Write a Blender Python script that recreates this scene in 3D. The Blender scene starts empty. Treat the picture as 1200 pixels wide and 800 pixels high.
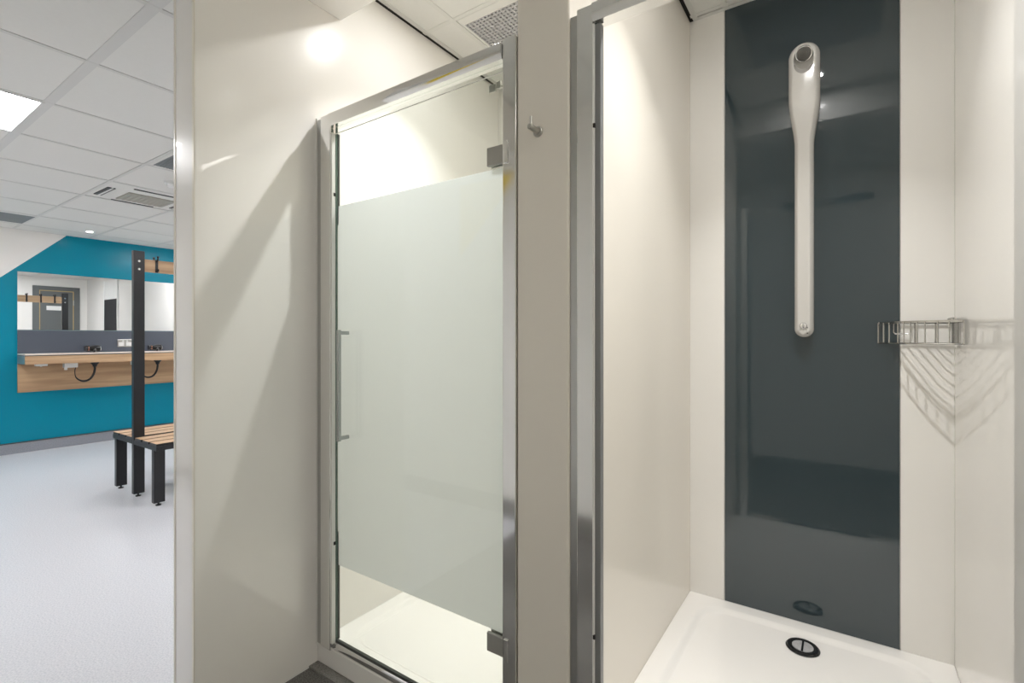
import bpy, bmesh, math, random
from mathutils import Vector, Matrix
random.seed(7)
S = bpy.context.scene
C = S.collection
PI = math.pi

# ------------------------------------------------------------------ camera
cam = bpy.data.cameras.new('camera')
cam.sensor_width = 36.0
cam.lens = 36.0 * 574.0 / 1200.0
cam.shift_y = -6.0 / 1200.0
cam.clip_start = 0.02
camo = bpy.data.objects.new('camera', cam); C.objects.link(camo)
camo.location = (0, 0, 1.2)
camo.rotation_euler = (PI / 2, 0, math.atan(390.0 / 574.0))
S.camera = camo

# ------------------------------------------------------------------ world, exposure
w = bpy.data.worlds.new('world'); S.world = w; w.use_nodes = True
w.node_tree.nodes['Background'].inputs[0].default_value = (0.9, 0.95, 1.0, 1)
w.node_tree.nodes['Background'].inputs[1].default_value = 0.15
S.view_settings.view_transform = 'Standard'
S.view_settings.look = 'None'
S.view_settings.exposure = 0.32
S.view_settings.gamma = 1.0
S.view_settings.use_curve_mapping = False
S.cycles.max_bounces = 18
S.cycles.diffuse_bounces = 12
S.cycles.glossy_bounces = 6
S.cycles.transparent_max_bounces = 16
S.cycles.sample_clamp_indirect = 6.0
S.cycles.caustics_reflective = True
S.cycles.caustics_refractive = False

# strengths of the fittings (each is a glowing lens inside its own fitting)
P_PANEL = 16.0          # changing room ceiling panels
P_SPOT = 600.0          # cubicle downlights
P_BEAM = 6.3           # watts of the downward beam of each cubicle downlight
P_CORR = 11.5            # added unseen panel over the aisle, fill for the pier and partition

# ------------------------------------------------------------------ materials
def srgb(r, g, b):
    def f(v):
        v /= 255.0
        return v / 12.92 if v <= 0.04045 else ((v + 0.055) / 1.055) ** 2.4
    return (f(r), f(g), f(b), 1)

MAT = {}
def mat(name, col, rough=0.5, metal=0.0, var=0.0, vscale=8.0, bump=0.0, bscale=200.0, coat=0.0, spec=0.5, ior=1.5, emit=None, stretch=None):
    m = bpy.data.materials.new(name); m.use_nodes = True
    nt = m.node_tree; n = nt.nodes; l = nt.links
    b = n['Principled BSDF']
    b.inputs['Base Color'].default_value = col
    b.inputs['Roughness'].default_value = rough
    b.inputs['Metallic'].default_value = metal
    b.inputs['IOR'].default_value = ior
    b.inputs['Specular IOR Level'].default_value = spec
    b.inputs['Coat Weight'].default_value = coat
    b.inputs['Coat Roughness'].default_value = 0.02
    tc = n.new('ShaderNodeTexCoord')
    src = tc.outputs['Object']
    if stretch:
        mp = n.new('ShaderNodeMapping'); mp.inputs['Scale'].default_value = stretch
        l.new(src, mp.inputs['Vector']); src = mp.outputs['Vector']
    if var > 0:
        nz = n.new('ShaderNodeTexNoise'); nz.inputs['Scale'].default_value = vscale; nz.inputs['Detail'].default_value = 4
        l.new(src, nz.inputs['Vector'])
        mx = n.new('ShaderNodeMix'); mx.data_type = 'RGBA'
        mx.inputs[6].default_value = tuple(c * (1 - var) for c in col[:3]) + (1,)
        mx.inputs[7].default_value = tuple(min(1, c * (1 + var)) for c in col[:3]) + (1,)
        l.new(nz.outputs['Fac'], mx.inputs[0]); l.new(mx.outputs[2], b.inputs['Base Color'])
    if bump > 0:
        nb = n.new('ShaderNodeTexNoise'); nb.inputs['Scale'].default_value = bscale; nb.inputs['Detail'].default_value = 2
        l.new(src, nb.inputs['Vector'])
        bp = n.new('ShaderNodeBump'); bp.inputs['Strength'].default_value = bump; bp.inputs['Distance'].default_value = 0.002
        l.new(nb.outputs['Fac'], bp.inputs['Height']); l.new(bp.outputs['Normal'], b.inputs['Normal'])
    if emit:
        b.inputs['Emission Color'].default_value = emit[0]; b.inputs['Emission Strength'].default_value = emit[1]
    MAT[name] = m
    return m

mat('laminate', srgb(240, 238, 234), 0.24, var=0.012, vscale=2.0, spec=0.35, coat=1.0)
mat('laminate_dim', srgb(230, 225, 215), 0.2, var=0.012, vscale=2.0)  # same cream laminate, toned darker for faces that get less light
mat('dark_laminate', srgb(52, 64, 69), 0.025, var=0.03, vscale=3.0, ior=1.75)
mat('teal', srgb(0, 130, 155), 0.25, var=0.02, vscale=2.0, spec=0.22)
mat('white_paint', srgb(232, 230, 226), 0.55, bump=0.05, bscale=300)
mat('pale_paint', srgb(226, 224, 215), 0.5, bump=0.05, bscale=300)
mat('yellow', srgb(236, 205, 30), 0.4, bump=0.03, bscale=300)
mat('tile', srgb(226, 226, 222), 0.8, var=0.02, vscale=60, bump=0.15, bscale=500)
mat('grid', srgb(212, 212, 209), 0.55, bump=0.02)
mat('grid_white', srgb(222, 222, 218), 0.7, bump=0.02)
mat('plenum', srgb(30, 28, 26), 0.9, var=0.1)
mat('acrylic', srgb(247, 245, 242), 0.12, var=0.008, vscale=3, coat=0.4)
mat('hinge_metal', srgb(168, 167, 162), 0.3, 0.35, var=0.03, vscale=40)
mat('chrome', (0.82, 0.82, 0.81, 1), 0.09, 1.0, var=0.02, vscale=5)
mat('satin', (0.52, 0.51, 0.48, 1), 0.28, 1.0, var=0.03, vscale=40)
mat('aluminium', (0.50, 0.50, 0.49, 1), 0.3, 1.0, var=0.02, vscale=20)
mat('bright_chrome', (0.85, 0.85, 0.85, 1), 0.06, 1.0, var=0.01)
mat('seal', srgb(235, 236, 232), 0.35, var=0.02)
mat('black_seal', srgb(70, 74, 72), 0.4, var=0.05)
mat('black_metal', srgb(26, 27, 30), 0.38, var=0.06, vscale=40, bump=0.05, bscale=600)
mat('black_plastic', srgb(20, 20, 22), 0.3, var=0.1, vscale=20)
mat('white_plastic', srgb(235, 236, 234), 0.35, var=0.01)
mat('rose', srgb(190, 140, 120), 0.25, 0.8, var=0.03)
mat('grey_panel', srgb(84, 90, 101), 0.2, var=0.03, vscale=4)
mat('edging', srgb(120, 136, 140), 0.35, var=0.03)
mat('door_grey', srgb(100, 104, 104), 0.45, var=0.02)
mat('door_edge', srgb(190, 165, 115), 0.5, var=0.05, vscale=30)
mat('shelf_top', srgb(232, 218, 208), 0.4, var=0.02)
mat('column_white', srgb(206, 204, 200), 0.14, var=0.008, coat=0.3)
mat('vent_dark', srgb(38, 41, 42), 0.8, var=0.05)
mat('vent_bar', srgb(182, 182, 184), 0.5, var=0.02)
mat('vent_grey', srgb(128, 134, 136), 0.6, var=0.03)
mat('ac_grey', srgb(170, 168, 158), 0.6, var=0.03)
mat('mirror', (0.93, 0.95, 0.95, 1), 0.005, 1.0, var=0.004)
mat('lens_panel', (1, 1, 1, 1), 0.5, emit=((0.99, 0.98, 1.0, 1), P_PANEL))
mat('lens_spot', (1, 1, 1, 1), 0.5, emit=((1.0, 0.99, 0.975, 1), P_SPOT))
mat('lens_room', (1, 1, 1, 1), 0.5, emit=((1.0, 0.97, 0.93, 1), 60.0))
mat('lens_corr', (1, 1, 1, 1), 0.5, emit=((1.0, 0.96, 0.90, 1), P_CORR))
mat('column_grey', srgb(205, 204, 200), 0.3, var=0.01)
mat('nozzle', srgb(30, 29, 28), 0.35, 0.4, var=0.1, vscale=60)
mat('drain_black', srgb(34, 36, 38), 0.22, var=0.08)
mat('drain_silver', srgb(176, 176, 178), 0.35, 0.0, var=0.35, vscale=150)
mat('wire', (0.5, 0.5, 0.49, 1), 0.1, 1.0, var=0.02)
mat('gasket', srgb(128, 130, 130), 0.35, var=0.03)
mat('handle_metal', (0.42, 0.44, 0.44, 1), 0.22, 1.0, var=0.02)
mat('shadow_gap', srgb(20, 17, 14), 0.8, var=0.05)

def speckled(name, base, dark, light, scale, rough):
    m = bpy.data.materials.new(name); m.use_nodes = True
    nt = m.node_tree; n = nt.nodes; l = nt.links; b = n['Principled BSDF']
    tc = n.new('ShaderNodeTexCoord')
    nz = n.new('ShaderNodeTexNoise'); nz.inputs['Scale'].default_value = scale; nz.inputs['Detail'].default_value = 3
    l.new(tc.outputs['Object'], nz.inputs['Vector'])
    cr = n.new('ShaderNodeValToRGB')
    cr.color_ramp.elements[0].position = 0.36; cr.color_ramp.elements[0].color = dark
    cr.color_ramp.elements[1].position = 0.66; cr.color_ramp.elements[1].color = light
    e = cr.color_ramp.elements.new(0.5); e.color = base
    l.new(nz.outputs['Fac'], cr.inputs['Fac']); l.new(cr.outputs['Color'], b.inputs['Base Color'])
    b.inputs['Roughness'].default_value = rough
    MAT[name] = m
speckled('vinyl', srgb(208, 209, 214), srgb(194, 196, 202), srgb(218, 218, 222), 160, 0.34)
speckled('vinyl_dark', srgb(104, 102, 100), srgb(72, 71, 70), srgb(132, 130, 127), 220, 0.5)
speckled('cove_grey', srgb(140, 143, 150), srgb(130, 133, 140), srgb(150, 153, 160), 160, 0.35)
speckled('cove_dark', srgb(128, 126, 122), srgb(105, 103, 100), srgb(142, 140, 136), 200, 0.5)

def wood(name, c1, c2, axis=(30, 1.2, 30), rough=0.45):
    m = bpy.data.materials.new(name); m.use_nodes = True
    nt = m.node_tree; n = nt.nodes; l = nt.links; b = n['Principled BSDF']
    tc = n.new('ShaderNodeTexCoord')
    mp = n.new('ShaderNodeMapping'); mp.inputs['Scale'].default_value = axis
    l.new(tc.outputs['Object'], mp.inputs['Vector'])
    nz = n.new('ShaderNodeTexNoise'); nz.inputs['Scale'].default_value = 1.0; nz.inputs['Detail'].default_value = 6; nz.inputs['Distortion'].default_value = 0.6
    l.new(mp.outputs['Vector'], nz.inputs['Vector'])
    cr = n.new('ShaderNodeValToRGB')
    cr.color_ramp.elements[0].position = 0.3; cr.color_ramp.elements[0].color = c1
    cr.color_ramp.elements[1].position = 0.7; cr.color_ramp.elements[1].color = c2
    l.new(nz.outputs['Fac'], cr.inputs['Fac']); l.new(cr.outputs['Color'], b.inputs['Base Color'])
    b.inputs['Roughness'].default_value = rough
    MAT[name] = m
wood('wood', srgb(166, 132, 98), srgb(205, 172, 136))
wood('wood_panel', srgb(160, 128, 96), srgb(206, 172, 134), (30, 1.0, 16))
wood('wood_slat', srgb(186, 148, 112), srgb(212, 178, 142), (40, 2.0, 40), 0.5)

def glass(name, tint, fr=0.9):
    # thin architectural glass: a clear sheet that mostly lets light pass and mirrors by Fresnel
    m = bpy.data.materials.new(name); m.use_nodes = True
    nt = m.node_tree; n = nt.nodes; l = nt.links
    n.remove(n['Principled BSDF']); out = n['Material Output']
    t = n.new('ShaderNodeBsdfTransparent'); t.inputs[0].default_value = tint
    g = n.new('ShaderNodeBsdfGlossy'); g.inputs['Roughness'].default_value = 0.01
    lw = n.new('ShaderNodeLayerWeight'); lw.inputs['Blend'].default_value = 0.5
    pw = n.new('ShaderNodeMath'); pw.operation = 'POWER'; pw.inputs[1].default_value = 5.0
    f = n.new('ShaderNodeMath'); f.operation = 'MULTIPLY_ADD'; f.inputs[1].default_value = 0.9; f.inputs[2].default_value = 0.035
    l.new(lw.outputs['Facing'], pw.inputs[0]); l.new(pw.outputs[0], f.inputs[0])
    mx = n.new('ShaderNodeMixShader')
    l.new(f.outputs[0], mx.inputs[0]); l.new(t.outputs[0], mx.inputs[1]); l.new(g.outputs[0], mx.inputs[2])
    l.new(mx.outputs[0], out.inputs[0]); MAT[name] = m
glass('glass', (0.965, 0.985, 0.97, 1))

def frosted(name):
    m = bpy.data.materials.new(name); m.use_nodes = True
    nt = m.node_tree; n = nt.nodes; l = nt.links
    n.remove(n['Principled BSDF']); out = n['Material Output']
    tr = n.new('ShaderNodeBsdfTranslucent'); tr.inputs[0].default_value = (0.90, 0.915, 0.925, 1)
    df = n.new('ShaderNodeBsdfDiffuse'); df.inputs[0].default_value = (0.90, 0.91, 0.905, 1)
    nz = n.new('ShaderNodeTexNoise'); nz.inputs['Scale'].default_value = 900
    bp = n.new('ShaderNodeBump'); bp.inputs['Strength'].default_value = 0.05; bp.inputs['Distance'].default_value = 0.001
    l.new(nz.outputs['Fac'], bp.inputs['Height']); l.new(bp.outputs['Normal'], df.inputs['Normal'])
    mx = n.new('ShaderNodeMixShader'); mx.inputs[0].default_value = 0.30
    l.new(tr.outputs[0], mx.inputs[1]); l.new(df.outputs[0], mx.inputs[2])
    l.new(mx.outputs[0], out.inputs[0]); MAT[name] = m
frosted('frosted')

# ------------------------------------------------------------------ mesh helpers
def NB(): return bmesh.new()

def bx(bm, x0, x1, y0, y1, z0, z1):
    v = [bm.verts.new((x, y, z)) for x in (x0, x1) for y in (y0, y1) for z in (z0, z1)]
    for f in ((0, 1, 3, 2), (4, 6, 7, 5), (0, 4, 5, 1), (2, 3, 7, 6), (0, 2, 6, 4), (1, 5, 7, 3)):
        bm.faces.new([v[i] for i in f])
    return bm

def prism(bm, poly, z0, z1, M=None):
    """extrude a 2D polygon (x,y) from z0 to z1, optional matrix"""
    a = [Vector((p[0], p[1], z0)) for p in poly]; b = [Vector((p[0], p[1], z1)) for p in poly]
    if M is not None: a = [M @ p for p in a]; b = [M @ p for p in b]
    va = [bm.verts.new(p) for p in a]; vb = [bm.verts.new(p) for p in b]
    n = len(poly)
    bm.faces.new(list(reversed(va))); bm.faces.new(vb)
    for i in range(n):
        bm.faces.new((va[i], va[(i + 1) % n], vb[(i + 1) % n], vb[i]))
    return bm

def tube(bm, pts, r, n=8, closed=False, caps=True):
    pts = [Vector(p) for p in pts]; N = len(pts); rings = []
    up = None
    for i, p in enumerate(pts):
        if closed: d = (pts[(i + 1) % N] - pts[i - 1]).normalized()
        elif i == 0: d = (pts[1] - p).normalized()
        elif i == N - 1: d = (p - pts[i - 1]).normalized()
        else: d = ((pts[i + 1] - p).normalized() + (p - pts[i - 1]).normalized()).normalized()
        if up is None:
            up = Vector((0, 0, 1)) if abs(d.z) < 0.9 else Vector((1, 0, 0))
        u = d.cross(up).normalized(); up = u.cross(d).normalized()
        rr = r[i] if isinstance(r, (list, tuple)) else r
        rings.append([bm.verts.new(p + u * (rr * math.cos(2 * PI * k / n)) + up * (rr * math.sin(2 * PI * k / n))) for k in range(n)])
    for i in range(N if closed else N - 1):
        a = rings[i]; b = rings[(i + 1) % N]
        for k in range(n):
            bm.faces.new((a[k], a[(k + 1) % n], b[(k + 1) % n], b[k]))
    if caps and not closed:
        bm.faces.new(list(reversed(rings[0]))); bm.faces.new(rings[-1])
    return bm

def lathe(bm, prof, n=32, M=None):
    rings = []
    for r, z in prof:
        ring = []
        for k in range(n):
            p = Vector((r * math.cos(2 * PI * k / n), r * math.sin(2 * PI * k / n), z))
            ring.append(bm.verts.new(M @ p if M is not None else p))
        rings.append(ring)
    for a, b in zip(rings, rings[1:]):
        for k in range(n):
            bm.faces.new((a[k], a[(k + 1) % n], b[(k + 1) % n], b[k]))
    bm.faces.new(list(reversed(rings[0]))); bm.faces.new(rings[-1])
    return bm

def loft(bm, rings, cap=True):
    R = [[bm.verts.new(p) for p in r] for r in rings]
    n = len(R[0])
    for a, b in zip(R, R[1:]):
        for k in range(n):
            bm.faces.new((a[k], a[(k + 1) % n], b[(k + 1) % n], b[k]))
    if cap:
        bm.faces.new(list(reversed(R[0]))); bm.faces.new(R[-1])
    return bm

def rrect(x0, x1, y0, y1, r, seg=6):
    out = []
    for cx, cy, a in ((x1 - r, y1 - r, 0), (x0 + r, y1 - r, PI / 2), (x0 + r, y0 + r, PI), (x1 - r, y0 + r, 1.5 * PI)):
        for k in range(seg + 1):
            t = a + k * PI / 2 / seg
            out.append((cx + r * math.cos(t), cy + r * math.sin(t)))
    return out

def obj(name, bm, m, parent=None, bevel=0.0, seg=2, smooth=False, label=None, kind=None, loc=None):
    bmesh.ops.recalc_face_normals(bm, faces=bm.faces)
    me = bpy.data.meshes.new(name); bm.to_mesh(me); bm.free()
    me.materials.append(MAT[m])
    o = bpy.data.objects.new(name, me); C.objects.link(o)
    if smooth:
        for p in me.polygons: p.use_smooth = True
        try: me.set_sharp_from_angle(angle=math.radians(40))
        except Exception: pass
    if bevel > 0:
        b = o.modifiers.new('bevel', 'BEVEL'); b.width = bevel; b.segments = seg; b.limit_method = 'ANGLE'
    if loc is not None: o.location = loc
    if parent is not None:
        o.parent = parent
        o.matrix_parent_inverse = Matrix.Identity(4)
    if label: o['label'] = label
    if kind: o['kind'] = kind
    return o

def box(name, ext, m, parent=None, **k):
    """box given by world extents; when parented the extents are relative to the parent's origin"""
    return obj(name, bx(NB(), *ext), m, parent, **k)

def struct(name, ext, m, label, cat=None, **k):
    o = box(name, ext, m, None, **k); o['kind'] = 'structure'; o['label'] = label
    o['category'] = cat or name.split('_')[0]
    return o

def thing(name, label, cat, loc=(0, 0, 0), group=None):
    o = bpy.data.objects.new(name, None); C.objects.link(o); o.location = loc
    o.empty_display_size = 0.1
    o['label'] = label; o['category'] = cat
    if group: o['group'] = group
    return o

def dup(root, loc, label=None, group=None):
    r = root.copy(); C.objects.link(r); r.location = loc
    if label: r['label'] = label
    if group: r['group'] = group
    for ch in list(root.children):
        c = ch.copy(); C.objects.link(c); c.parent = r
        for g in list(ch.children):
            d = g.copy(); C.objects.link(d); d.parent = c
    return r

# ------------------------------------------------------------------ key planes
XT = -7.03                  # teal wall
XO, XI = -1.745, -1.607     # partition outer / inner face
PX0, PX1 = -0.722, -0.566   # pier between the cubicles
XR = 0.310                  # right wall of the right cubicle
YF = -0.52                  # wall behind the camera
YE = 0.677                  # front end of the partition
YD = 1.085                  # front of door frames / pier
YB = 2.231                  # back wall of cubicles
YR = 3.27                   # end wall of the changing room
ZC, ZS = 2.30, 2.60         # ceilings
ZT = 0.08                   # tray rim

# ------------------------------------------------------------------ structure: floors and walls
struct('floor', (XT - .1, -1.676, YF - .1, YR + .1, -.08, 0), 'vinyl', 'pale blue-grey speckled vinyl floor of the changing room')
struct('floor', (-1.676, 2.1, YF - .1, YB + .1, -.08, 0), 'vinyl_dark', 'dark grey speckled floor in front of the shower cubicles')

wl = struct('wall_left', (XT - .1, XT, YF - .1, YR + .1, 0, ZC + .1), 'teal', 'teal painted wall behind the mirror and counter')
Myz = Matrix(((0, 0, 1, 0), (1, 0, 0, 0), (0, 1, 0, 0), (0, 0, 0, 1)))   # (x,y,z)->(z,x,y): polygon lies in YZ
obj('paint_field', prism(NB(), [(YF, ZC), (1.692, ZC), (1.182, 1.793), (YF + .05, 0.66), (YF, 0.61)], XT, XT + .002, Myz), 'white_paint', wl,
    label='white painted corner with a diagonal edge')
bl = struct('baseboard_left', (XT, XT + .012, YF, YR, 0, .105), 'cove_grey', 'grey coved vinyl skirting under the teal wall', 'skirting', bevel=.004)
box('cap_strip', (XT, XT + .016, YF, YR, .105, .113), 'black_seal', bl)

struct('wall_rear', (XT, XO, YR, YR + .1, 0, ZC + .1), 'white_paint', 'white end wall of the changing room seen in the mirror')
struct('wall_front', (XT, 2.1, YF - .1, YF, 0, ZS + .1), 'white_paint', 'white wall behind the camera')
wf = S.objects['wall_front']
Mxz = Matrix(((1, 0, 0, 0), (0, 0, 1, 0), (0, 1, 0, 0), (0, 0, 0, 1)))    # polygon lies in XZ
obj('paint_field', prism(NB(), [(-2.30, 2.285), (-1.785, 2.285), (-2.30, 1.77)], YF, YF + .002, Mxz), 'yellow', wf,
    label='yellow painted patch with a diagonal edge')
struct('baseboard_front', (XT, 2.0, YF, YF + .012, 0, .12), 'cove_dark', 'dark grey skirting on the wall behind the camera', 'skirting', bevel=.004)

# partition between changing room and cubicles
wp = struct('wall_middle', (XO, XI, YE, YR, 0, ZS + .06), 'laminate', 'cream laminate partition left of the glass door', bevel=.004, seg=2)
for x in (XO + .0005, XI - .0125):
    box('edge_bead', (x, x + .012, YE - .0016, YE + .002, 0, ZS + .05), 'laminate_dim', wp, bevel=.0007)
struct('wall_divider', (PX0, PX1, YD, YB + .1, 0, ZS + .06), 'laminate_dim', 'shade-toned cream pier between the two shower cubicles', bevel=.007, seg=4)
struct('wall_right', (XR, XR + .15, YD, YB + .1, 0, ZS + .06), 'laminate', 'glossy cream right side wall of the open shower cubicle', bevel=.004)
struct('wall_aisle', (XR + .15, 2.1, YD, YD + .1, 0, ZS + .06), 'laminate', 'cream cubicle front right of the open shower')
struct('wall_end', (2.0, 2.1, YF, YD, 0, ZS + .06), 'white_paint', 'white wall closing the aisle on the right')
# back walls of the cubicles, in panels
wb = struct('wall_back', (PX1, XR, YB + .006, YB + .1, 0, ZS + .06), 'laminate', 'back wall of the open shower with a dark centre strip')
box('wall_panel', (PX1, -0.4245, YB, YB + .006, ZT - .004, ZS + .01), 'laminate', wb, bevel=.0012)
box('wall_panel', (-0.4215, 0.1625, YB - .001, YB + .006, ZT - .004, ZS + .01), 'dark_laminate', wb, bevel=.0012, label='dark slate grey glossy panel')
box('wall_panel', (0.1655, XR, YB, YB + .006, ZT - .004, ZS + .01), 'laminate', wb, bevel=.0012)
struct('wall_back', (XI, PX0, YB, YB + .1, 0, ZS + .06), 'laminate', 'cream back wall of the cubicle behind the glass door')
# beads of sealant in the corners
t = struct('trim_1', (XI, XI + .005, YD - .001, YD + .03, .07, 2.0), 'seal', 'white sealant bead where the partition meets the door frame', 'sealant')
# lintel over both cubicle openings, bulkhead between the two ceiling heights
struct('trim_2', (XI, PX0 + .0, 1.05, 1.19, 2.415, ZS + .04), 'laminate', 'cream lintel high above the glass door', 'lintel', bevel=.003)
struct('trim_3', (PX1, XR, 1.05, 1.19, 2.415, ZS + .04), 'laminate', 'cream lintel high above the open cubicle', 'lintel', bevel=.003)
struct('trim_4', (XO, XO + .08, YF, YE, ZC, ZS + .04), 'white_paint', 'white bulkhead stepping down to the changing room ceiling', 'bulkhead')
struct('trim_5', (PX0, PX1, 1.05, YD, 2.415, ZS + .04), 'laminate', 'cream lintel block above the pier', 'lintel')

# ------------------------------------------------------------------ ceilings with separate tiles
def tile_mesh(sx, sy, m='tile'):
    bm = bx(NB(), -sx / 2, sx / 2, -sy / 2, sy / 2, 0, .014)
    bmesh.ops.recalc_face_normals(bm, faces=bm.faces)
    me = bpy.data.meshes.new('ceiling_tile'); bm.to_mesh(me); bm.free(); me.materials.append(MAT[m]); return me
tile_cache = {}
def add_tile(parent, x0, x1, y0, y1, z, g=.013):
    key = (round(x1 - x0, 3), round(y1 - y0, 3), g)
    if key[0] < .04 or key[1] < .04: return
    if key not in tile_cache: tile_cache[key] = tile_mesh(key[0] - 2 * g, key[1] - 2 * g)
    o = bpy.data.objects.new('ceiling_tile', tile_cache[key]); C.objects.link(o)
    o.location = ((x0 + x1) / 2, (y0 + y1) / 2, z + .002); o.parent = parent

def ceiling(x0, x1, y0, y1, z, xl, yl, skip, label, wide=(), edge=.0):
    c = struct('ceiling', (x0, x1, y0, y1, z + .06, z + .1), 'plenum', label)
    xs = sorted(set([x0] + [x for x in xl if x0 + .02 < x < x1 - .02] + [x1]))
    ys = sorted(set([y0] + [y for y in yl if y0 + .02 < y < y1 - .02] + [y1]))
    for i in range(len(xs) - 1):
        for j in range(len(ys) - 1):
            cx, cy = (xs[i] + xs[i + 1]) / 2, (ys[j] + ys[j + 1]) / 2
            if any(abs(cx - sx) < .2 and abs(cy - sy) < .2 for sx, sy in skip): continue
            add_tile(c, xs[i], xs[i + 1], ys[j], ys[j + 1], z, .0108 if edge else .013)
    for x in xs:
        hw = .0105
        if x in (x0, x1): continue
        box('grid_bar', (x - hw, x + hw, y0, y1, z, z + .03), 'grid_white' if edge else 'grid', c)
    for y in ys:
        hw = .02 if any(abs(y - q) < .01 for q in wide) else .0105
        if y in (y0, y1): continue
        for i in range(len(xs) - 1):
            box('grid_bar', (xs[i] + .0108, xs[i + 1] - .0108, y - hw, y + hw, z + .0003, z + .03), 'grid_white' if edge else 'grid', c)
    if edge: box('shadow_gap', (x0 + .0005, x0 + edge - .0005, y0, y1, z + .0005, z + .02), 'shadow_gap', c, label='black strip for the shade in the gap along the side wall')  # solid black strip, painted as the shade inside the open gap
    # edge angle
    e = .02
    for ext in ((x0 + edge, x0 + edge + e, y0, y1), (x1 - e, x1, y0, y1), (x0 + edge + e, x1 - e, y0, y0 + e), (x0 + edge + e, x1 - e, y1 - e, y1)):
        box('edge_angle', ext + (z - .001, z + .012), 'grid', c)
    return c

XL = [-3.112 + .6 * k for k in range(-8, 5)]
YL = [0.682] + [0.675 + .6 * k for k in (-1, 1, 2, 3, 4)]
LIT = [(-3.412, 0.38), (-2.812, 2.175), (-5.812, 2.775), (-5.812, 0.38)]  # only the first panel is in view; the others are added for light
VENTS = [(-6.412, 0.975), (-3.412, 1.575)]
AC = [(-4.612, 1.575)]
ceiling(XT, XO, YF, YR, ZC, XL, YL, LIT + VENTS + AC, 'white tiled ceiling of the changing room', wide=(0.682,))
# cubicle / aisle ceilings
V1 = (-1.14, 1.925); V2 = (-0.127, 1.914)
ceiling(XI, PX0, 1.19, YB, 2.585, [-1.425], [1.632], [V1], 'white tiled ceiling inside the cubicle behind the glass door', edge=.016)
ceiling(PX1, XR, 1.19, YB, 2.585, [-0.417, 0.183], [1.632, 2.195], [V2], 'white tiled ceiling inside the open shower cubicle', edge=.016)
ceiling(XO + .08, 2.0, YF, 1.05, ZS, [-1.1, -.5, .1, .7, 1.3, 1.9], [.08, .68], [(1.0, .38)], 'white tiled ceiling over the aisle')

# ------------------------------------------------------------------ ceiling fittings
def light_panel(x, y, z, s, lens, label, group=None, d=.03):
    t = thing('ceiling_light', label, 'light', (x, y, z), group)
    bm = NB(); h = s / 2
    bx(bm, -h, h, -h, -h + d, -.002, .02); bx(bm, -h, h, h - d, h, -.002, .02)
    bx(bm, -h, -h + d, -h + d, h - d, -.002, .02); bx(bm, h - d, h, -h + d, h - d, -.002, .02)
    obj('frame', bm, 'grid', t)
    box('diffuser', (-h + d, h - d, -h + d, h - d, .003, .012), lens, t)
    return t
lab = ['square white light panel glowing above the changing room floor', 'added unseen light panel above the far end of the bench', 'added unseen light panel near the far part of the teal wall', 'added unseen light panel beside the white corner of the teal wall']
for (x, y), L in zip(LIT, lab): light_panel(x, y, ZC, .586, 'lens_panel', L, d=.012)
light_panel(1.0, .38, ZS, .576, 'lens_corr', 'added unseen light panel above the aisle right of the open shower', d=.02)

def downlight(x, y, z, lens, label, r=.022, beam=0):
    t = thing('downlight', label, 'light', (x, y, z))
    bm = NB()
    lathe(bm, [(r + .014, -.004), (r + .014, .0), (r + .002, .0)][:0] or [(r + .001, .016), (r + .001, -.001), (r + .004, -.004), (r + .014, -.003), (r + .015, .0), (r + .015, .016)], 40)
    # open ring: drop the two caps
    big = [f for f in bm.faces if len(f.verts) > 8]; bmesh.ops.delete(bm, geom=big, context='FACES')
    obj('trim_ring', bm, 'white_plastic', t, smooth=True)
    obj('lens', lathe(NB(), [(r, -.002), (r, .012)], 32), lens, t)
    if beam:
        ld = bpy.data.lights.new('beam', 'AREA'); ld.shape = 'DISK'; ld.size = .034; ld.spread = math.radians(96)
        ld.energy = beam; ld.color = (1.0, 0.99, 0.975)
        lo = bpy.data.objects.new('beam', ld); C.objects.link(lo); lo.parent = t; lo.location = (0, 0, -.004)
    return t
downlight(-1.17, 1.42, 2.5855, 'lens_spot', 'small round downlight in the ceiling behind the glass door', beam=P_BEAM)
downlight(-0.12, 1.40, 2.5855, 'lens_spot', 'small round downlight in the ceiling of the open shower', beam=P_BEAM)
downlight(-6.573, 1.765, ZC + .0015, 'lens_room', 'small round downlight glowing near the teal wall', r=.026)

def vent_panel(t, cell_x, cell_y, px0, px1, py0, py1):
    """white surround filling the ceiling cell around a grille opening, extents relative"""
    bm = NB(); z0, z1 = .001, .012
    bx(bm, cell_x[0], cell_x[1], cell_y[0], py0, z0, z1); bx(bm, cell_x[0], cell_x[1], py1, cell_y[1], z0, z1)
    bx(bm, cell_x[0], px0, py0, py1, z0, z1); bx(bm, px1, cell_x[1], py0, py1, z0, z1)
    obj('surround', bm, 'tile', t)

def egg_vent(cx, cy, z, hx, hy, cell, label):
    t = thing('air_vent', label, 'vent', (cx, cy, z))
    vent_panel(t, (cell[0] - cx, cell[1] - cx), (cell[2] - cy, cell[3] - cy), -hx, hx, -hy, hy)
    box('back_plate', (-hx, hx, -hy, hy, .016, .02), 'vent_dark', t)
    bm = NB(); nx, ny = 27, 27; px, py = 2 * hx / nx, 2 * hy / ny
    for k in range(ny + 1):
        y = -hy + py * k; bx(bm, -hx, hx, max(y - .0048, -hy), min(y + .0048, hy), .0, .010)
    for k in range(ny):
        y = -hy + py * k
        for q in range(nx + 1):
            x = -hx + px * q
            a, b = max(x - .0050, -hx), min(x + .0050, hx)
            if b - a > .001: bx(bm, a, b, y + .0048, y + py - .0048, .0002, .0098)
    obj('grille', bm, 'vent_bar', t, kind='stuff')
    return t
egg_vent(-1.14, 1.932, 2.585, .26, .245, (-1.412, PX0 - .02, 1.645, YB - .02), 'square egg-crate air vent above the glass door')
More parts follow.
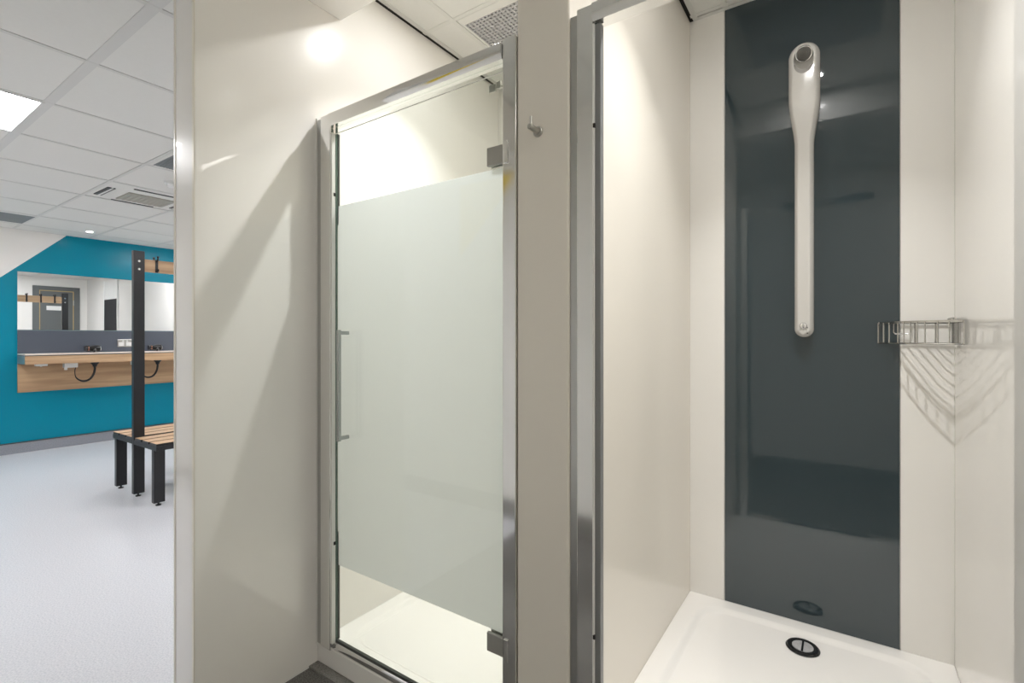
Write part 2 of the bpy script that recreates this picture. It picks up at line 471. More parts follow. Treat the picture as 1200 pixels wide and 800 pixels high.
egg_vent(-0.127, 1.914, 2.585, .26, .254, (-0.404, 0.170, 1.645, 2.182), 'square air vent in the ceiling over the dark shower panel')

def plain_vent(cx, cy, z, ox, oy, h, label):
    t = thing('air_vent', label, 'vent', (cx, cy, z))
    vent_panel(t, (-.287, .287), (-.287, .287), ox - h, ox + h, oy - h, oy + h)
    box('back_plate', (ox - h, ox + h, oy - h, oy + h, .014, .018), 'vent_dark', t)
    bm = NB(); n = 30
    for k in range(n + 1):
        y = oy - h + 2 * h * k / n; bx(bm, ox - h, ox + h, y - .0068, y + .0068, .0, .006)
    obj('grille', bm, 'vent_grey', t, kind='stuff')
    return t
plain_vent(-6.412, 0.975, ZC, .0, .05, .235, 'square grey ceiling vent above the white corner of the teal wall')
plain_vent(-3.412, 1.575, ZC, .0, .0, .262, 'square grey ceiling vent at the edge of the cream partition')

# ceiling cassette air conditioner
t = thing('air_conditioner', 'white four-way ceiling cassette air conditioner with a grey centre grille', 'air conditioner', (-4.612, 1.575, ZC))
h = .287; slots = [(-.19, .11, -.262, -.222), (-.19, .11, .30, .301), (-.275, -.245, -.12, .16), (.195, .225, -.13, .16)]
bm = NB()
bm = bx(NB(), -h, h, -h, h, .004, .012); face = obj('fascia', bm, 'tile', t)
for x0, x1, y0, y1 in [(-.19, .11, -.262, -.238), (-.19, .11, -.225, -.213), (-.19, .11, .250, .268), (.198, .216, -.13, .16), (-.276, -.262, -.13, .16)]:
    box('air_slot', (x0, x1, y0, y1, -.001, .004), 'black_plastic', t)
g = box('return_grille', (-.199, .081, -.12, .20, -.002, .004), 'ac_grey', t)
for k in range(9):
    y = -.105 + k * .036
    box('grille_slat', (-.194, .076, y - .013, y + .008, -.005, -.002), 'ac_grey', g)
box('flap', (-.19, .11, -.2375, -.2255, -.003, .004), 'white_plastic', t)

t = thing('smoke_detector', 'small white smoke detector on the ceiling by the cream partition', 'detector', (-3.975, 1.527, ZC))
obj('base', lathe(NB(), [(.045, 0), (.045, -.012), (.035, -.016)], 24), 'white_plastic', t, smooth=True)
obj('sensor', lathe(NB(), [(.03, -.016), (.026, -.034), (.012, -.038)], 24), 'white_plastic', t, smooth=True)

# ------------------------------------------------------------------ shower trays
def tray(name, x0, x1, y0, y1, label):
    ox, oy = x0, y0; W, D = x1 - x0, y1 - y0
    t = thing(name, label, 'shower tray', (ox, oy, 0))
    rim = .075; r = .11; seg = 6
    out = rrect(0, W, 0, D, .004, seg)
    def ring(i, rr, z): return [(p[0], p[1], z) for p in rrect(i, W - i, i, D - i, rr, seg)]
    bm = NB()
    rings = [[(p[0], p[1], 0) for p in out], [(p[0], p[1], ZT - .004) for p in out], ring(.0015, .005, ZT - .001), ring(.004, .006, ZT),
             ring(.012, .010, ZT), ring(rim - .016, r, ZT), ring(rim - .010, r - .004, ZT - .0005), ring(rim, r - .010, ZT - .006), ring(rim + .008, r - .016, ZT - .012),
             ring(rim + .016, r - .022, ZT - .0135), ring(.24, .10, ZT - .019), ring(.30, .08, ZT - .0195)]
    loft(bm, rings)
    obj('basin', bm, 'acrylic', t, smooth=True)
    return t
t2 = tray('shower_tray', PX1, XR, YD + .012, YB, 'white shower tray under the dark panel')
t1 = tray('shower_tray', XI, PX0, YD + .012, YB, 'white shower tray behind the glass door')

# drain of the open cubicle's tray
DX, DY, DZ = -0.127 - PX1, 2.075 - (YD + .012), ZT - .0178
MD = Matrix.Translation((DX, DY, DZ))
d = obj('drain', lathe(NB(), [(.034, .001), (.054, .001), (.055, .003), (.052, .0065), (.044, .0075), (.036, .006)], 40, MD), 'drain_black', t2, smooth=True, label='black rimmed drain')
obj('strainer', lathe(NB(), [(.034, .006), (.034, .0085), (.030, .010)], 40, MD), 'drain_silver', d, smooth=True, label='speckled silver strainer cover')
obj('cross_bar', bx(NB(), DX - .0032, DX + .0032, DY - .036, DY + .036, DZ + .009, DZ + .0125), 'drain_black', d)
ring = NB(); tube(ring, [(DX + .049 * math.cos(a * PI / 20), DY + .049 * math.sin(a * PI / 20), DZ + .007) for a in range(40)], .0022, 6, closed=True)
obj('seal_ring', ring, 'black_plastic', d, smooth=True)

# ------------------------------------------------------------------ hinged glass door (left cubicle)
ZH0, ZH1 = 1.950, 1.992
door = thing('shower_door', 'closed glass shower door with a frosted band and chrome frame', 'shower door', (-1.165, YD, .0))
OX, OY = -1.165, YD
def dbox(name, x0, x1, y0, y1, z0, z1, m, parent=door, **k):
    return box(name, (x0 - OX, x1 - OX, y0 - OY, y1 - OY, z0, z1), m, parent, **k)
# left wall channel + jamb post
dbox('wall_channel', XI + .006, XI + .032, YD, YD + .035, .078, 1.992, 'aluminium', bevel=.002)
dbox('jamb', XI + .030, -1.519, YD - .004, YD + .03, .078, 1.996, 'chrome', bevel=.002, label='left chrome jamb')
dbox('seal_strip', -1.518, -1.508, YD - .004, YD + .012, .105, 1.925, 'seal', label='white magnetic closing strip')
# right jamb (hinge side)
dbox('jamb', -0.766, PX0 - .001, YD - .004, YD + .032, .078, 2.004, 'chrome', bevel=.002, label='right chrome hinge jamb')
# header: rounded chrome rail and white channel under it
bm = NB(); prof = []
y0, y1 = YD - .012 - OY, YD + .03 - OY
for k in range(9):
    prof.append((y0 + .007 * (1 - k / 8.0) ** 2.2, ZH0 + (ZH1 - ZH0) * .6 * k / 8))
prof = prof + [(y0, ZH1 - .001), (y0 + .001, ZH1), (y1, ZH1), (y1, ZH0)]
loft(bm, [[(x - OX, p[0], p[1]) for p in prof] for x in (-1.522, -0.767)])
obj('header', bm, 'chrome', door, smooth=True)
dbox('header_seal', -1.506, -0.769, YD + .0085, YD + .0098, 1.922, 1.9245, 'seal', label='thin pale seal line under the header')
# sill
bm = NB(); prof = []
for k in range(13):
    a = PI * k / 12
    prof.append((YD + .022 - OY - .013 * math.cos(a), ZT + .022 * math.sin(a) + .004))
prof += [(YD + .035 - OY, ZT + .0005), (YD + .009 - OY, ZT + .0005)]
loft(bm, [[(x - OX, p[0], p[1]) for p in prof] for x in (-1.519, -0.767)])
obj('sill', bm, 'bright_chrome', door, smooth=True)
dbox('sill_seal', -1.506, -0.772, YD + .009, YD + .019, .1065, .116, 'black_seal')
# pane with its frosted band and green edges
GY0, GY1 = YD + .010, YD + .018
pane = dbox('pane', -1.506, -0.768, GY0, GY1, .116, ZH0 - .001, 'glass')
mat('glass_edge', srgb(96, 118, 108), 0.15, var=0.03)
bm = NB(); bx(bm, -1.5075 - OX, -1.5060 - OX, GY0 - OY, GY1 - OY, .116, ZH0 - .001)
obj('pane_edge', bm, 'glass_edge', pane, label='dark green cut edge of the glass')
dbox('frosted_band', -1.5055, -0.7685, GY1 + .0003, GY1 + .0009, .381, 1.666, 'frosted', pane, label='frosted band across the middle of the pane')
# seal on the free edge, broken where the photo shows clips
dbox('edge_gasket', -1.508, -1.502, GY1, GY1 + .006, .116, .50, 'black_seal')
dbox('edge_gasket', -1.508, -1.502, GY1, GY1 + .006, 1.60, 1.924, 'black_seal')
dbox('clip', -1.513, -1.507, GY0 - .008, GY0, .455, .467, 'black_plastic')
dbox('clip', -1.513, -1.507, GY0 - .008, GY0, 1.70, 1.712, 'black_plastic')
# hinges
for zc in (1.696, .355):
    hg = dbox('hinge', -0.822, -0.762, GY0 - .011, GY0 - .0005, zc - .026, zc + .026, 'hinge_metal', bevel=.0025, label='satin metal hinge')
    dbox('inner_plate', -0.822, -0.770, GY1 + .001, GY1 + .009, zc - .026, zc + .026, 'satin', hg, bevel=.002)
    dbox('jamb_plate', -0.760, -0.747, YD - .008, YD - .0042, zc - .031, zc + .031, 'chrome', hg, bevel=.0015)
    bm = tube(NB(), [(-0.7605 - OX, GY0 - .006 - OY, zc - .029), (-0.7605 - OX, GY0 - .006 - OY, zc + .029)], .004, 10)
    obj('hinge_pin', bm, 'black_metal', hg, smooth=True)
# stabilising bracket at the top hinge corner
br = dbox('stay_bracket', -0.829, -0.806, GY1 + .001, GY1 + .007, 1.884, 1.906, 'satin', bevel=.002, label='small satin glass bracket near the header')
dbox('stay_plate', -0.804, -0.789, GY1 + .001, GY1 + .010, 1.889, 1.910, 'satin', br, bevel=.002)
bm = tube(NB(), [(-0.790 - OX, GY1 + .005 - OY, 1.895), (-0.778 - OX, GY1 + .006 - OY, 1.893), (-0.768 - OX, GY1 + .008 - OY, 1.884)], .003, 8)
obj('stay_arm', bm, 'satin', br, smooth=True)
# handle: square bar on two arms
hb = dbox('handle', -1.441, -1.429, GY0 - .046, GY0 - .034, 0.840, 1.222, 'handle_metal', bevel=.0015, label='satin chrome bar handle')
for z in (1.212, .850):
    dbox('handle_arm', -1.440, -1.430, GY0 - .034, GY0 - .0003, z - .006, z + .006, 'handle_metal', hb, bevel=.001)

# frame of the open cubicle (its door is swung right out of view)
fr = thing('shower_doorway', 'chrome door surround of the open shower cubicle on the right', 'doorway', (-.13, YD, 0))
FX = -.13
def fbox(name, x0, x1, y0, y1, z0, z1, m, parent=fr, **k):
    return box(name, (x0 - FX, x1 - FX, y0 - YD, y1 - YD, z0, z1), m, parent, **k)
fbox('wall_channel', PX1 + .001, PX1 + .026, YD + .004, YD + .036, ZT, 1.992, 'aluminium', bevel=.002)
fbox('jamb', PX1 + .022, -0.501, YD - .002, YD + .030, ZT, 2.000, 'chrome', bevel=.002, label='left chrome jamb')
fbox('seal_strip', -0.501, -0.497, YD - .004, YD + .008, .105, 1.95, 'seal', label='pale closing strip')
fbox('magnet_strip', -0.497, -0.483, YD + .002, YD + .020, .105, 1.95, 'gasket', label='grey closing gasket')
fbox('clip', -0.4995, -0.494, YD - .006, YD - .001, 1.700, 1.710, 'black_plastic')
fbox('clip', -0.4995, -0.494, YD - .006, YD - .001, .475, .485, 'black_plastic')
bm = NB(); prof = []
for k in range(9):
    prof.append((-.012 + .007 * (1 - k / 8.0) ** 2.2, ZH0 + .004 + (ZH1 - ZH0) * .6 * k / 8))
prof += [(-.012, ZH1 + .003), (-.011, ZH1 + .004), (.03, ZH1 + .004), (.03, ZH0 + .004)]
loft(bm, [[(x - FX, p[0], p[1]) for p in prof] for x in (-0.500, XR - .062)])
obj('header', bm, 'chrome', fr, smooth=True)
fbox('jamb', XR - .062, XR - .001, YD - .002, YD + .030, ZT, 2.000, 'chrome', bevel=.002, label='right chrome hinge jamb')
bm = NB(); prof = []
for k in range(13):
    a = PI * k / 12; prof.append((.022 - .013 * math.cos(a), ZT + .022 * math.sin(a) + .004))
prof += [(.035, ZT + .0005), (.009, ZT + .0005)]
loft(bm, [[(x - FX, p[0], p[1]) for p in prof] for x in (-0.483, XR - .063)])
obj('sill', bm, 'bright_chrome', fr, smooth=True)

# vinyl strip at the foot of the tray
struct('baseboard_front_tray', (XI, PX0, YD - .030, YD + .012, 0, .006), 'cove_dark', 'lighter grey vinyl strip at the foot of the door sill', 'skirting')
struct('trim_6', (XI, PX0, YD + .005, YD + .0119, .006, ZT - .003), 'acrylic', 'pale upstand under the door sill', 'upstand', bevel=.003)
struct('trim_7', (PX1, XR, YD + .0, YD + .012, .0, ZT - .006), 'acrylic', 'pale upstand under the sill of the open cubicle', 'upstand', bevel=.003)
struct('trim_8', (XI, XI + .0025, YE + .01, YD - .031, 0, .0025), 'seal', 'thin white sealant line along the foot of the partition', 'sealant')

# ------------------------------------------------------------------ shower column (white paddle)
col = thing('shower_column', 'white paddle-shaped shower column on the dark panel', 'shower', (-0.130, YB - .001, 0))
def half_w(z):
    W, N = .0525, .0322
    if z > 2.12: return W
    if z < 1.93: return N
    u = (z - 1.93) / .19; u = u * u * (3 - 2 * u); return N + (W - N) * u
ZTOP, ZBOT = 2.330, 1.197
def depth(z):
    # the head leans out over the spray face
    if z > 2.232: return .062
    return .052 if z < 1.95 else .052 + .010 * (z - 1.95) / .282
out = []                                  # right half outline from the foot to the crown, then mirrored
for k in range(13):
    a = -PI / 2 + PI / 2 * k / 12; out.append((.0322 * math.cos(a), ZBOT + .0322 + .0322 * math.sin(a)))
out += [(.0322, 1.5), (.0322, 1.8)]
out += [(half_w(1.93 + .19 * k / 14), 1.93 + .19 * k / 14) for k in range(15)]
out += [(.0525, 2.20)]
for k in range(17):
    a = PI / 2 * k / 16; out.append((.0525 * math.cos(a), 2.2775 + .0525 * math.sin(a)))
out = out + [(-x, z) for x, z in reversed(out[1:-1])]
NO = len(out); nrm = []
for k in range(NO):
    a = Vector(out[(k + 1) % NO]) - Vector(out[k - 1]); nrm.append(Vector((a.y, -a.x)).normalized())
bm = NB(); rings = []
for ins, dp in ((0, 0), (0, .030), (.0008, .036), (.004, .046), (.011, .057), (.0135, .0595), (.016, .060)):
    rings.append([(p[0] - q.x * ins, -dp, p[1] - q.y * ins) for p, q in zip(out, nrm)])
loft(bm, rings)
bmesh.ops.recalc_face_normals(bm, faces=bm.faces)
body = obj('body', bm, 'column_white', col, smooth=True)
# spray recess cut in the head (real boolean, cutter removed afterwards)
cb = NB()
Mc = Matrix.Translation((0, -.062, 2.286)) @ Matrix.Rotation(math.radians(-42), 4, 'X')
cut_poly = rrect(-.0325, .0325, -.050, .030, .032, 8)
prism(cb, cut_poly, -.022, .08, Matrix.Translation((0, -.052, 2.272)) @ Matrix.Rotation(math.radians(90 + 36), 4, 'X'))
cutter = obj('cutter', cb, 'column_grey')
md = body.modifiers.new('recess', 'BOOLEAN'); md.operation = 'DIFFERENCE'; md.object = cutter; md.solver = 'EXACT'
dg = bpy.context.evaluated_depsgraph_get()
# evaluate in world space: cutter shares the column's frame
cutter.location = col.location
bpy.context.view_layer.update()
dg = bpy.context.evaluated_depsgraph_get()
nm = bpy.data.meshes.new_from_object(body.evaluated_get(dg))
body.modifiers.clear(); body.data = nm
bpy.data.objects.remove(cutter, do_unlink=True)
for p in nm.polygons: p.use_smooth = True
try: nm.set_sharp_from_angle(angle=math.radians(35))
except Exception: pass
bv = body.modifiers.new('bevel', 'BEVEL'); bv.width = .0015; bv.segments = 2; bv.limit_method = 'ANGLE'; bv.angle_limit = math.radians(45)
# nozzle
Mn = Matrix.Translation((0, -.047, 2.284)) @ Matrix.Rotation(math.radians(90 + 36), 4, 'X')
nz = obj('nozzle', lathe(NB(), [(.024, -.03), (.0292, -.02), (.0292, .002), (.027, .006), (.0252, .0055), (.025, .001)], 40, Mn), 'chrome', col, smooth=True, label='chrome ringed spray nozzle')
face = obj('spray_face', lathe(NB(), [(.0249, -.01), (.0249, .003), (.018, .0045), (.003, .005)], 36, Mn), 'nozzle', nz, smooth=True)
for rr in (.006, .011, .016, .021):
    rb = NB(); tube(rb, [Mn @ Vector((rr * math.cos(2 * PI * k / 28), rr * math.sin(2 * PI * k / 28), .0048)) for k in range(28)], .0009, 5, closed=True)
    obj('spray_ring', rb, 'satin', nz, smooth=True)
# push button at the foot
Mb = Matrix.Translation((-.001, -.060, 1.2405)) @ Matrix.Rotation(PI / 2, 4, 'X')
obj('push_button', lathe(NB(), [(.0125, -.006), (.0125, .004), (.0115, .007), (.008, .010), (.002, .011)], 28, Mb), 'bright_chrome', col, smooth=True, label='small chrome push button')
Mb2 = Matrix.Translation((-.001, -.0602, 1.218)) @ Matrix.Rotation(PI / 2, 4, 'X')
obj('button_plate', lathe(NB(), [(.011, -.004), (.011, .0015), (.009, .003)], 24, Mb2), 'column_grey', col, smooth=True)
for z in (1.233, 1.212):
    obj('screw', lathe(NB(), [(.0022, -.002), (.0022, .0012)], 10, Matrix.Translation((.0125, -.060, z)) @ Matrix.Rotation(PI / 2, 4, 'X')), 'black_plastic', col)

# ------------------------------------------------------------------ corner wire basket
bk = thing('wire_basket', 'chrome wire corner basket beside the dark panel', 'basket', (XR - .001, YB - .002, 1.17))
A, Bq = .208, .205           # along the back wall, along the right wall
r1, r2 = .0030, .0022
def front(u, z):             # bowed front edge from the back wall to the right wall
    ax, ay = -A, -.006; bx_, by_ = -.006, -Bq
    x = ax + (bx_ - ax) * u; y = ay + (by_ - ay) * u
    bow = .030 * math.sin(PI * u)
    n = Vector((-1, -1, 0)).normalized()
    return Vector((x + n.x * bow, y + n.y * bow, z))
ZB0, ZB1 = .006, .078
# flat top band
bm = NB(); N = 20
outer = [front(k / N, 0) for k in range(N + 1)]
pl = [Vector((-A, -.006, 0))] + []
pathp = outer + [Vector((-.006, -.006, 0))]
def band(path, z0, z1, th, closed=True):
    bm = NB(); n = len(path); cen = Vector((-.07, -.07, 0))
    R = []
    for i, p in enumerate(path):
        d = (path[(i + 1) % n] - path[i - 1]).normalized(); nn = Vector((d.y, -d.x, 0))
        if nn.dot(p - cen) < 0: nn = -nn
        a = p; b = p - nn * th
        R.append([bm.verts.new((a.x, a.y, z0)), bm.verts.new((a.x, a.y, z1)), bm.verts.new((b.x, b.y, z1)), bm.verts.new((b.x, b.y, z0))])
    for i in range(n):
        a, b = R[i], R[(i + 1) % n]
        for k in range(4): bm.faces.new((a[k], a[(k + 1) % 4], b[(k + 1) % 4], b[k]))
    return bm
obj('top_band', band(pathp, ZB1 - .004, ZB1 + .004, .003), 'wire', bk, smooth=True)
bm = NB(); tube(bm, [(p.x, p.y, ZB0) for p in pathp], r1, 8, closed=True); obj('bottom_rim', bm, 'wire', bk, smooth=True)
for u in (.0, .1, .2, .34, .42, .5, .58, .66, .78, .88, 1.0):
    p = front(u, 0); bm = NB(); tube(bm, [(p.x, p.y, ZB0), (p.x, p.y, ZB1)], r2, 6); obj('upright_wire', bm, 'wire', bk, smooth=True)
for x, y in ((-.105, -.006), (-.05, -.006), (-.006, -.05), (-.006, -.105)):
    bm = NB(); tube(bm, [(x, y, ZB0), (x, y, ZB1)], r2, 6); obj('upright_wire', bm, 'wire', bk, smooth=True)
# floor wires parallel to the front edge, from wall to wall
for k in range(1, 8):
    f_ = k / 8.0
    bm = NB(); tube(bm, [(-A * f_, -.006, ZB0), (-A * f_ * .5 - .014 * f_ - .003, -Bq * f_ * .5 - .014 * f_ - .003, ZB0), (-.006, -Bq * f_, ZB0)], r2, 6); obj('floor_wire', bm, 'wire', bk, smooth=True)
# small hanging loop and wall clips
bm = NB(); tube(bm, [(-.165, -.012, ZB1), (-.165, -.012, .045), (-.160, -.012, .039), (-.122, -.012, .039), (-.117, -.012, .045), (-.117, -.012, ZB1)], .0022, 6)
obj('hanging_loop', bm, 'wire', bk, smooth=True)
for x, y in ((-.010, -.012), (-.012, -.060)):
    obj('wall_clip', lathe(NB(), [(.010, 0), (.010, .010), (.006, .013)], 16, Matrix.Translation((x, y, ZB1 + .002))), 'wire', bk, smooth=True)
bm = NB(); bx(bm, -.022, -.004, -.115, -.100, ZB0, ZB1 + .004); obj('mounting_plate', bm, 'wire', bk, bevel=.001)

# ------------------------------------------------------------------ robe hook on the pier
hk = thing('robe_hook', 'small satin steel peg hook on the cream pier', 'hook', (-0.655, YD, 1.728))
MH = Matrix.Rotation(PI / 2, 4, 'X')
obj('rose', lathe(NB(), [(.0135, 0), (.0135, .004), (.0115, .006)], 28, MH), 'satin', hk, smooth=True)
obj('peg', lathe(NB(), [(.0075, .005), (.0075, .042), (.006, .044)], 24, MH), 'satin', hk, smooth=True)
bm = NB(); tube(bm, [(0, -.036, .004), (0, -.036, .027)], .0032, 10); obj('pin', bm, 'satin', hk, smooth=True)

# ------------------------------------------------------------------ vanity on the teal wall
VY0, VY1 = 1.305, 3.12
mr = thing('wall_mirror', 'long frameless mirror on the teal wall', 'mirror', (XT, VY0, 1.268))
box('backing', (.0015, .006, 0, VY1 - VY0, .001, .600), 'edging', mr)
box('mirror_sheet', (.0062, .009, 0, VY1 - VY0, .001, .600), 'mirror', mr)
sb = thing('splashback', 'slate grey splashback strip under the long mirror', 'splashback', (XT, VY0, 1.024))
box('panel', (.0015, .014, 0, VY1 - VY0, 0, .236), 'grey_panel', sb, bevel=.001)
box('top_edge', (.0015, .017, 0, VY1 - VY0, .2365, .2435), 'edging', sb)
ct = thing('vanity_counter', 'wall-hung wood counter with a pale top below the mirror', 'counter', (XT, VY0, .62))
L = VY1 - VY0
box('worktop', (.0015, .300, 0, L, .390, .402), 'shelf_top', ct, bevel=.002)
box('edge_strip', (.0015, .302, -.001, L, .382, .3895), 'black_seal', ct)
box('fascia', (.282, .300, .0, L, .298, .3815), 'wood', ct, bevel=.001)
box('end_cap', (.0015, .281, .0, .018, .298, .3815), 'edging', ct, label='grey-green end cap')
box('underside', (.0015, .281, .0185, L, .306, .318), 'wood', ct)
box('back_panel', (.0015, .018, 0, L, .002, .297), 'wood_panel', ct, label='wood-grained panel on the wall')

# double socket
so = thing('power_socket', 'double power socket on the grey splashback', 'socket', (XT + .0145, 2.21, 1.12))
box('plate', (0, .006, -.073, .073, -.043, .043), 'satin', so, bevel=.002)
for s in (-1, 1):
    box('socket_insert', (.006, .008, s * .036 - .026, s * .036 + .026, -.032, .012), 'white_plastic', so)
    box('switch', (.006, .011, s * .02 - .008, s * .02 + .008, .016, .034), 'white_plastic', so)

# hairdryers lying on the counter
def hairdryer():
    t = thing('hairdryer', 'black hairdryer with copper trim lying on the counter near the double socket', 'hairdryer', (-6.86, 1.86, 1.0225), 'hairdryers on the counter')
    My = Matrix.Rotation(PI / 2, 4, 'X')
    Mz = Matrix.Translation((0, .075, .045)) @ My
    obj('barrel', lathe(NB(), [(.022, .0), (.033, .006), (.036, .03), (.034, .06), (.027, .085), (.022, .10)], 24, Mz), 'black_plastic', t, smooth=True)
    obj('trim_ring', lathe(NB(), [(.0235, .098), (.0245, .10), (.0245, .108), (.0235, .110)], 24, Mz), 'rose', t, smooth=True)
    obj('nozzle', lathe(NB(), [(.0235, .108), (.025, .12), (.027, .135), (.020, .1355)], 24, Mz), 'black_plastic', t, smooth=True)
    obj('rear_grille', lathe(NB(), [(.020, -.006), (.024, -.003), (.024, .001), (.021, .002)], 24, Mz), 'bright_chrome', t, smooth=True)
    bm = NB(); tube(bm, [(.0, .03, .03), (.045, .02, .022), (.09, .0, .018), (.12, -.015, .016)], [.017, .016, .015, .012], 12)
    obj('handle', bm, 'black_plastic', t, smooth=True)
    bm = NB(); tube(bm, [(.118, -.014, .016), (.125, -.04, .012), (.10, -.07, .02), (.06, -.07, .05), (.03, -.055, .068), (.0, -.03, .075)], .006, 8)
    obj('cable', bm, 'black_plastic', t, smooth=True)
    bm = NB(); bx(bm, .05, .075, .006, .010 + .006, .035, .042); obj('switch', bm, 'bright_chrome', t)
    return t
h1 = hairdryer()
h2 = dup(h1, (-6.86, 2.45, 1.0225), 'black hairdryer lying on the counter right of the black bench post')

# wiring under the counter
def wiring(y, label):
    t = thing('cable_outlet', label, 'cable outlet', (-6.88, y, .9255), 'cable outlets under the counter')
    box('box', (-.035, .035, -.055, .055, -.060, -.001), 'white_plastic', t, bevel=.004)
    obj('cable_clamp', lathe(NB(), [(.014, -.061), (.014, -.080), (.010, -.084)], 16, Matrix.Translation((0, -.037, 0))), 'white_plastic', t, smooth=True)
    bm = NB(); pts = []
    P = [Vector((0, .045, -.058)), Vector((0, .038, -.10)), Vector((0, .046, -.165)), Vector((0, .085, -.205)), Vector((0, .13, -.212)), Vector((0, .17, -.19)), Vector((0, .198, -.14)), Vector((0, .208, -.09)), Vector((0, .208, -.058))]
    for i in range(len(P) - 1):
        a, b_, c_, d_ = P[max(i - 1, 0)], P[i], P[i + 1], P[min(i + 2, len(P) - 1)]
        for k in range(5):
            u = k / 5.0
            pts.append(.5 * ((2 * b_) + (c_ - a) * u + (2 * a - 5 * b_ + 4 * c_ - d_) * u * u + (3 * b_ - a - 3 * c_ + d_) * u ** 3))
    pts.append(P[-1])
    rad = [.004 + .007 * min(1, max(0, (k - 8) / 10.0)) for k in range(len(pts))]
    tube(bm, pts, rad, 8); obj('cable', bm, 'black_plastic', t, smooth=True)
    obj('cable_gland', lathe(NB(), [(.040, -.001), (.040, -.018), (.022, -.040), (.018, -.060)], 20, Matrix.Translation((0, .208, 0))), 'black_plastic', t, smooth=True)
    return t
w1 = wiring(1.685, 'white cable outlet with black cable loop under the counter left of the bench post')
w2 = dup(w1, (-6.88, 2.285, .9255), 'white cable outlet with black cable loop half hidden by the bench post')
jb = thing('junction_box', 'small flat white box under the left end of the counter', 'junction box', (-6.86, 1.45, .9255))
box('cover', (-.03, .03, -.045, .045, -.032, -.001), 'white_plastic', jb, bevel=.003)
obj('grommet', lathe(NB(), [(.008, -.032), (.008, -.036), (.005, -.038)], 12), 'white_plastic', jb, smooth=True)

# ------------------------------------------------------------------ bench with coat rail
bn = thing('changing_bench', 'black framed double-sided bench with timber slats and a coat rail', 'bench', (-4.40, 1.434, 0))
BL = .90
def leg(x, y0, m='black_metal'):
    l = box('leg', (x - .02, x + .02, y0, y0 + .07, .022, .395), m, bn, bevel=.002)
    obj('foot', lathe(NB(), [(.018, 0), (.018, .006), (.006, .010), (.006, .022)], 14, Matrix.Translation((x, y0 + .035, 0))), 'black_plastic', l, smooth=True)
for y0 in (0, BL - .07):
    for x in (-.345, .360): leg(x, y0)
for i, y0 in enumerate((0, BL - .07)):
    p = box('post', (-.02, .02, y0, y0 + .07, .022, 1.842), 'black_metal', bn, bevel=.002)
    obj('foot', lathe(NB(), [(.018, 0), (.018, .006), (.006, .010), (.006, .022)], 14, Matrix.Translation((0, y0 + .035, 0))), 'black_plastic', p, smooth=True)
    for z in (1.765, 1.705):
        for s in (-1, 1):
            obj('bolt', lathe(NB(), [(.009, 0), (.009, .002), (.006, .005)], 16, Matrix.Translation((s * .02, y0 + .035, z)) @ Matrix.Rotation(s * PI / 2, 4, 'Y')), 'bright_chrome', p, smooth=True)
    for x0, x1 in ((-.400, -.021), (.021, .420)):
        box('end_rail', (x0, x1, y0, y0 + .04, .3955, .427), 'black_metal', bn, bevel=.0015)
for x in (-.380, .400):
    box('side_rail', (x - .015, x + .015, .041, BL - .041, .3955, .427), 'black_metal', bn, bevel=.0015)
def slat_mesh(nm, hw_, y0, z0, z1, m):
    bm = bx(NB(), -hw_, hw_, y0, BL - y0, z0, z1)
    me = bpy.data.meshes.new(nm); bmesh.ops.recalc_face_normals(bm, faces=bm.faces); bm.to_mesh(me); bm.free(); me.materials.append(MAT[m]); return me
sm = slat_mesh('slat', .055, .003, 0, .0165, 'black_plastic'); sf = slat_mesh('timber_face', .0545, .0035, .0166, .0182, 'wood_slat')
for x in (-.3445, -.2130, -.0815, .0905, .2240, .3575):
    o = bpy.data.objects.new('slat', sm); C.objects.link(o); o.parent = bn; o.location = (x, 0, .4275)
    o2 = bpy.data.objects.new('timber_face', sf); C.objects.link(o2); o2.parent = o
rl = box('coat_rail', (-.010, .010, .0705, BL - .0705, 1.690, 1.785), 'wood', bn, bevel=.002, label='timber board carrying the hooks')
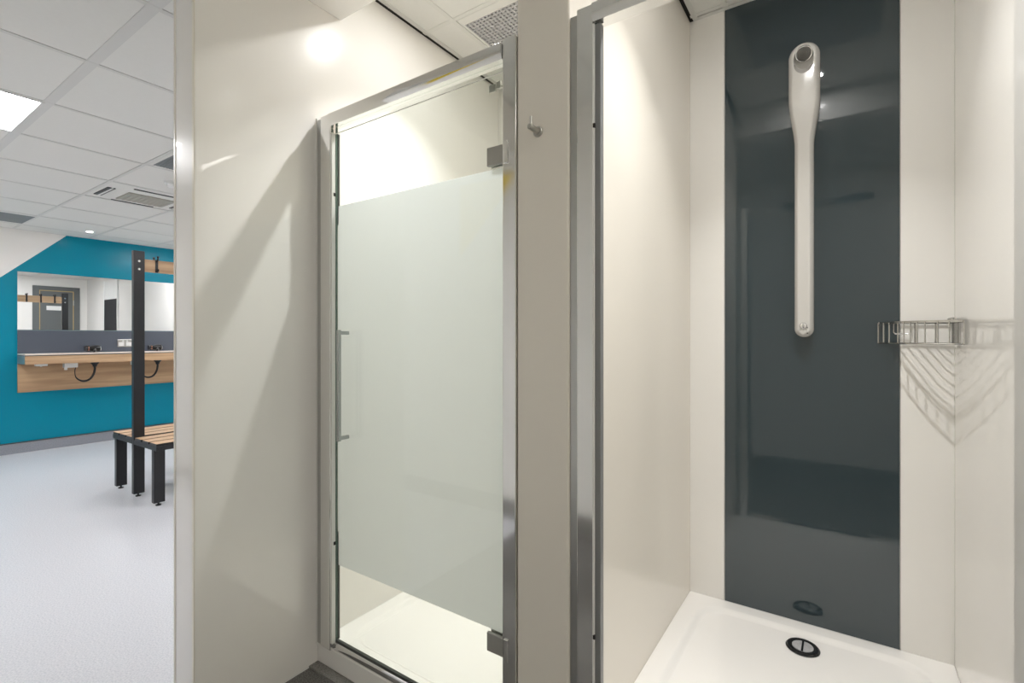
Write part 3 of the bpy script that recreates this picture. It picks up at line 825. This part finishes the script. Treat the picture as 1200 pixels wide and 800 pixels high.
def hook_bm():
    bm = NB()
    for s in (-1, 1):
        bx(bm, min(s * .010, s * .014), max(s * .010, s * .014), -.009, .009, -.055, .045)
        tube(bm, [(s * .013, 0, .03), (s * .026, 0, .033), (s * .036, 0, .045), (s * .038, 0, .062)], .006, 8)
        tube(bm, [(s * .013, 0, -.035), (s * .03, 0, -.048), (s * .042, 0, -.042), (s * .044, 0, -.03)], .0055, 8)
        lathe(bm, [(.006, 0), (.009, .003), (.009, .008), (.005, .011)], 10, Matrix.Translation((s * .038, 0, .058)))
    return bm
hm = None
for y in (.150, .300, .450, .600, .750):
    if hm is None:
        o = obj('coat_hook', hook_bm(), 'black_metal', rl, smooth=True); hm = o.data
    else:
        o = bpy.data.objects.new('coat_hook', hm); C.objects.link(o); o.parent = rl
    o.location = (0, y, 1.745)

# ------------------------------------------------------------------ things seen in the mirror
dr = thing('door_1', 'grey flush door in the side wall, seen in the mirror', 'door', (XO, 2.815, 0))
dr['kind'] = 'structure'
bm = NB(); bx(bm, -.022, -.001, -.335, -.245, 0, 2.137); bx(bm, -.022, -.001, .245, .335, 0, 2.137); bx(bm, -.022, -.001, -.2445, .2445, 2.06, 2.137)
obj('frame', bm, 'door_grey', dr, bevel=.002)
box('leaf', (-.012, -.001, -.232, .232, .008, 2.045), 'door_grey', dr)
bm = NB(); bx(bm, -.016, -.001, -.2445, -.2325, 0, 2.0595); bx(bm, -.016, -.001, .2325, .2445, 0, 2.0595); bx(bm, -.016, -.001, -.232, .232, 2.0455, 2.0595)
obj('lipping', bm, 'door_edge', dr, label='pale timber lipping round the leaf')
box('sign_plate', (-.015, -.0125, -.145, .071, 1.69, 1.77), 'white_plastic', dr, label='blank white sign plate')
for z in (1.84, 1.05, .25):
    bm = NB(); tube(bm, [(-.022, .240, z - .05), (-.022, .240, z + .05)], .007, 10); obj('hinge', bm, 'satin', dr, smooth=True)
bm = NB(); tube(bm, [(-.015, -.20, 1.02), (-.055, -.20, 1.02), (-.055, -.08, 1.02)], .009, 10); obj('lever_handle', bm, 'satin', dr, smooth=True)

sc = thing('screen_panel', 'tall panel, white above and charcoal below, seen in the mirror beside the grey door', 'panel', (-3.04, YR, 0))
box('upper_panel', (-.31, .31, -.02, -.001, 1.875, 2.22), 'white_plastic', sc, label='white upper half')
box('lower_panel', (-.31, .31, -.02, -.001, .12, 1.870), 'black_metal', sc, label='charcoal lower half')
for s in (-1, 1):
    box('side_strip', (s * .325 - .014, s * .325 + .014, -.024, -.001, .12, 2.22), 'white_plastic', sc)
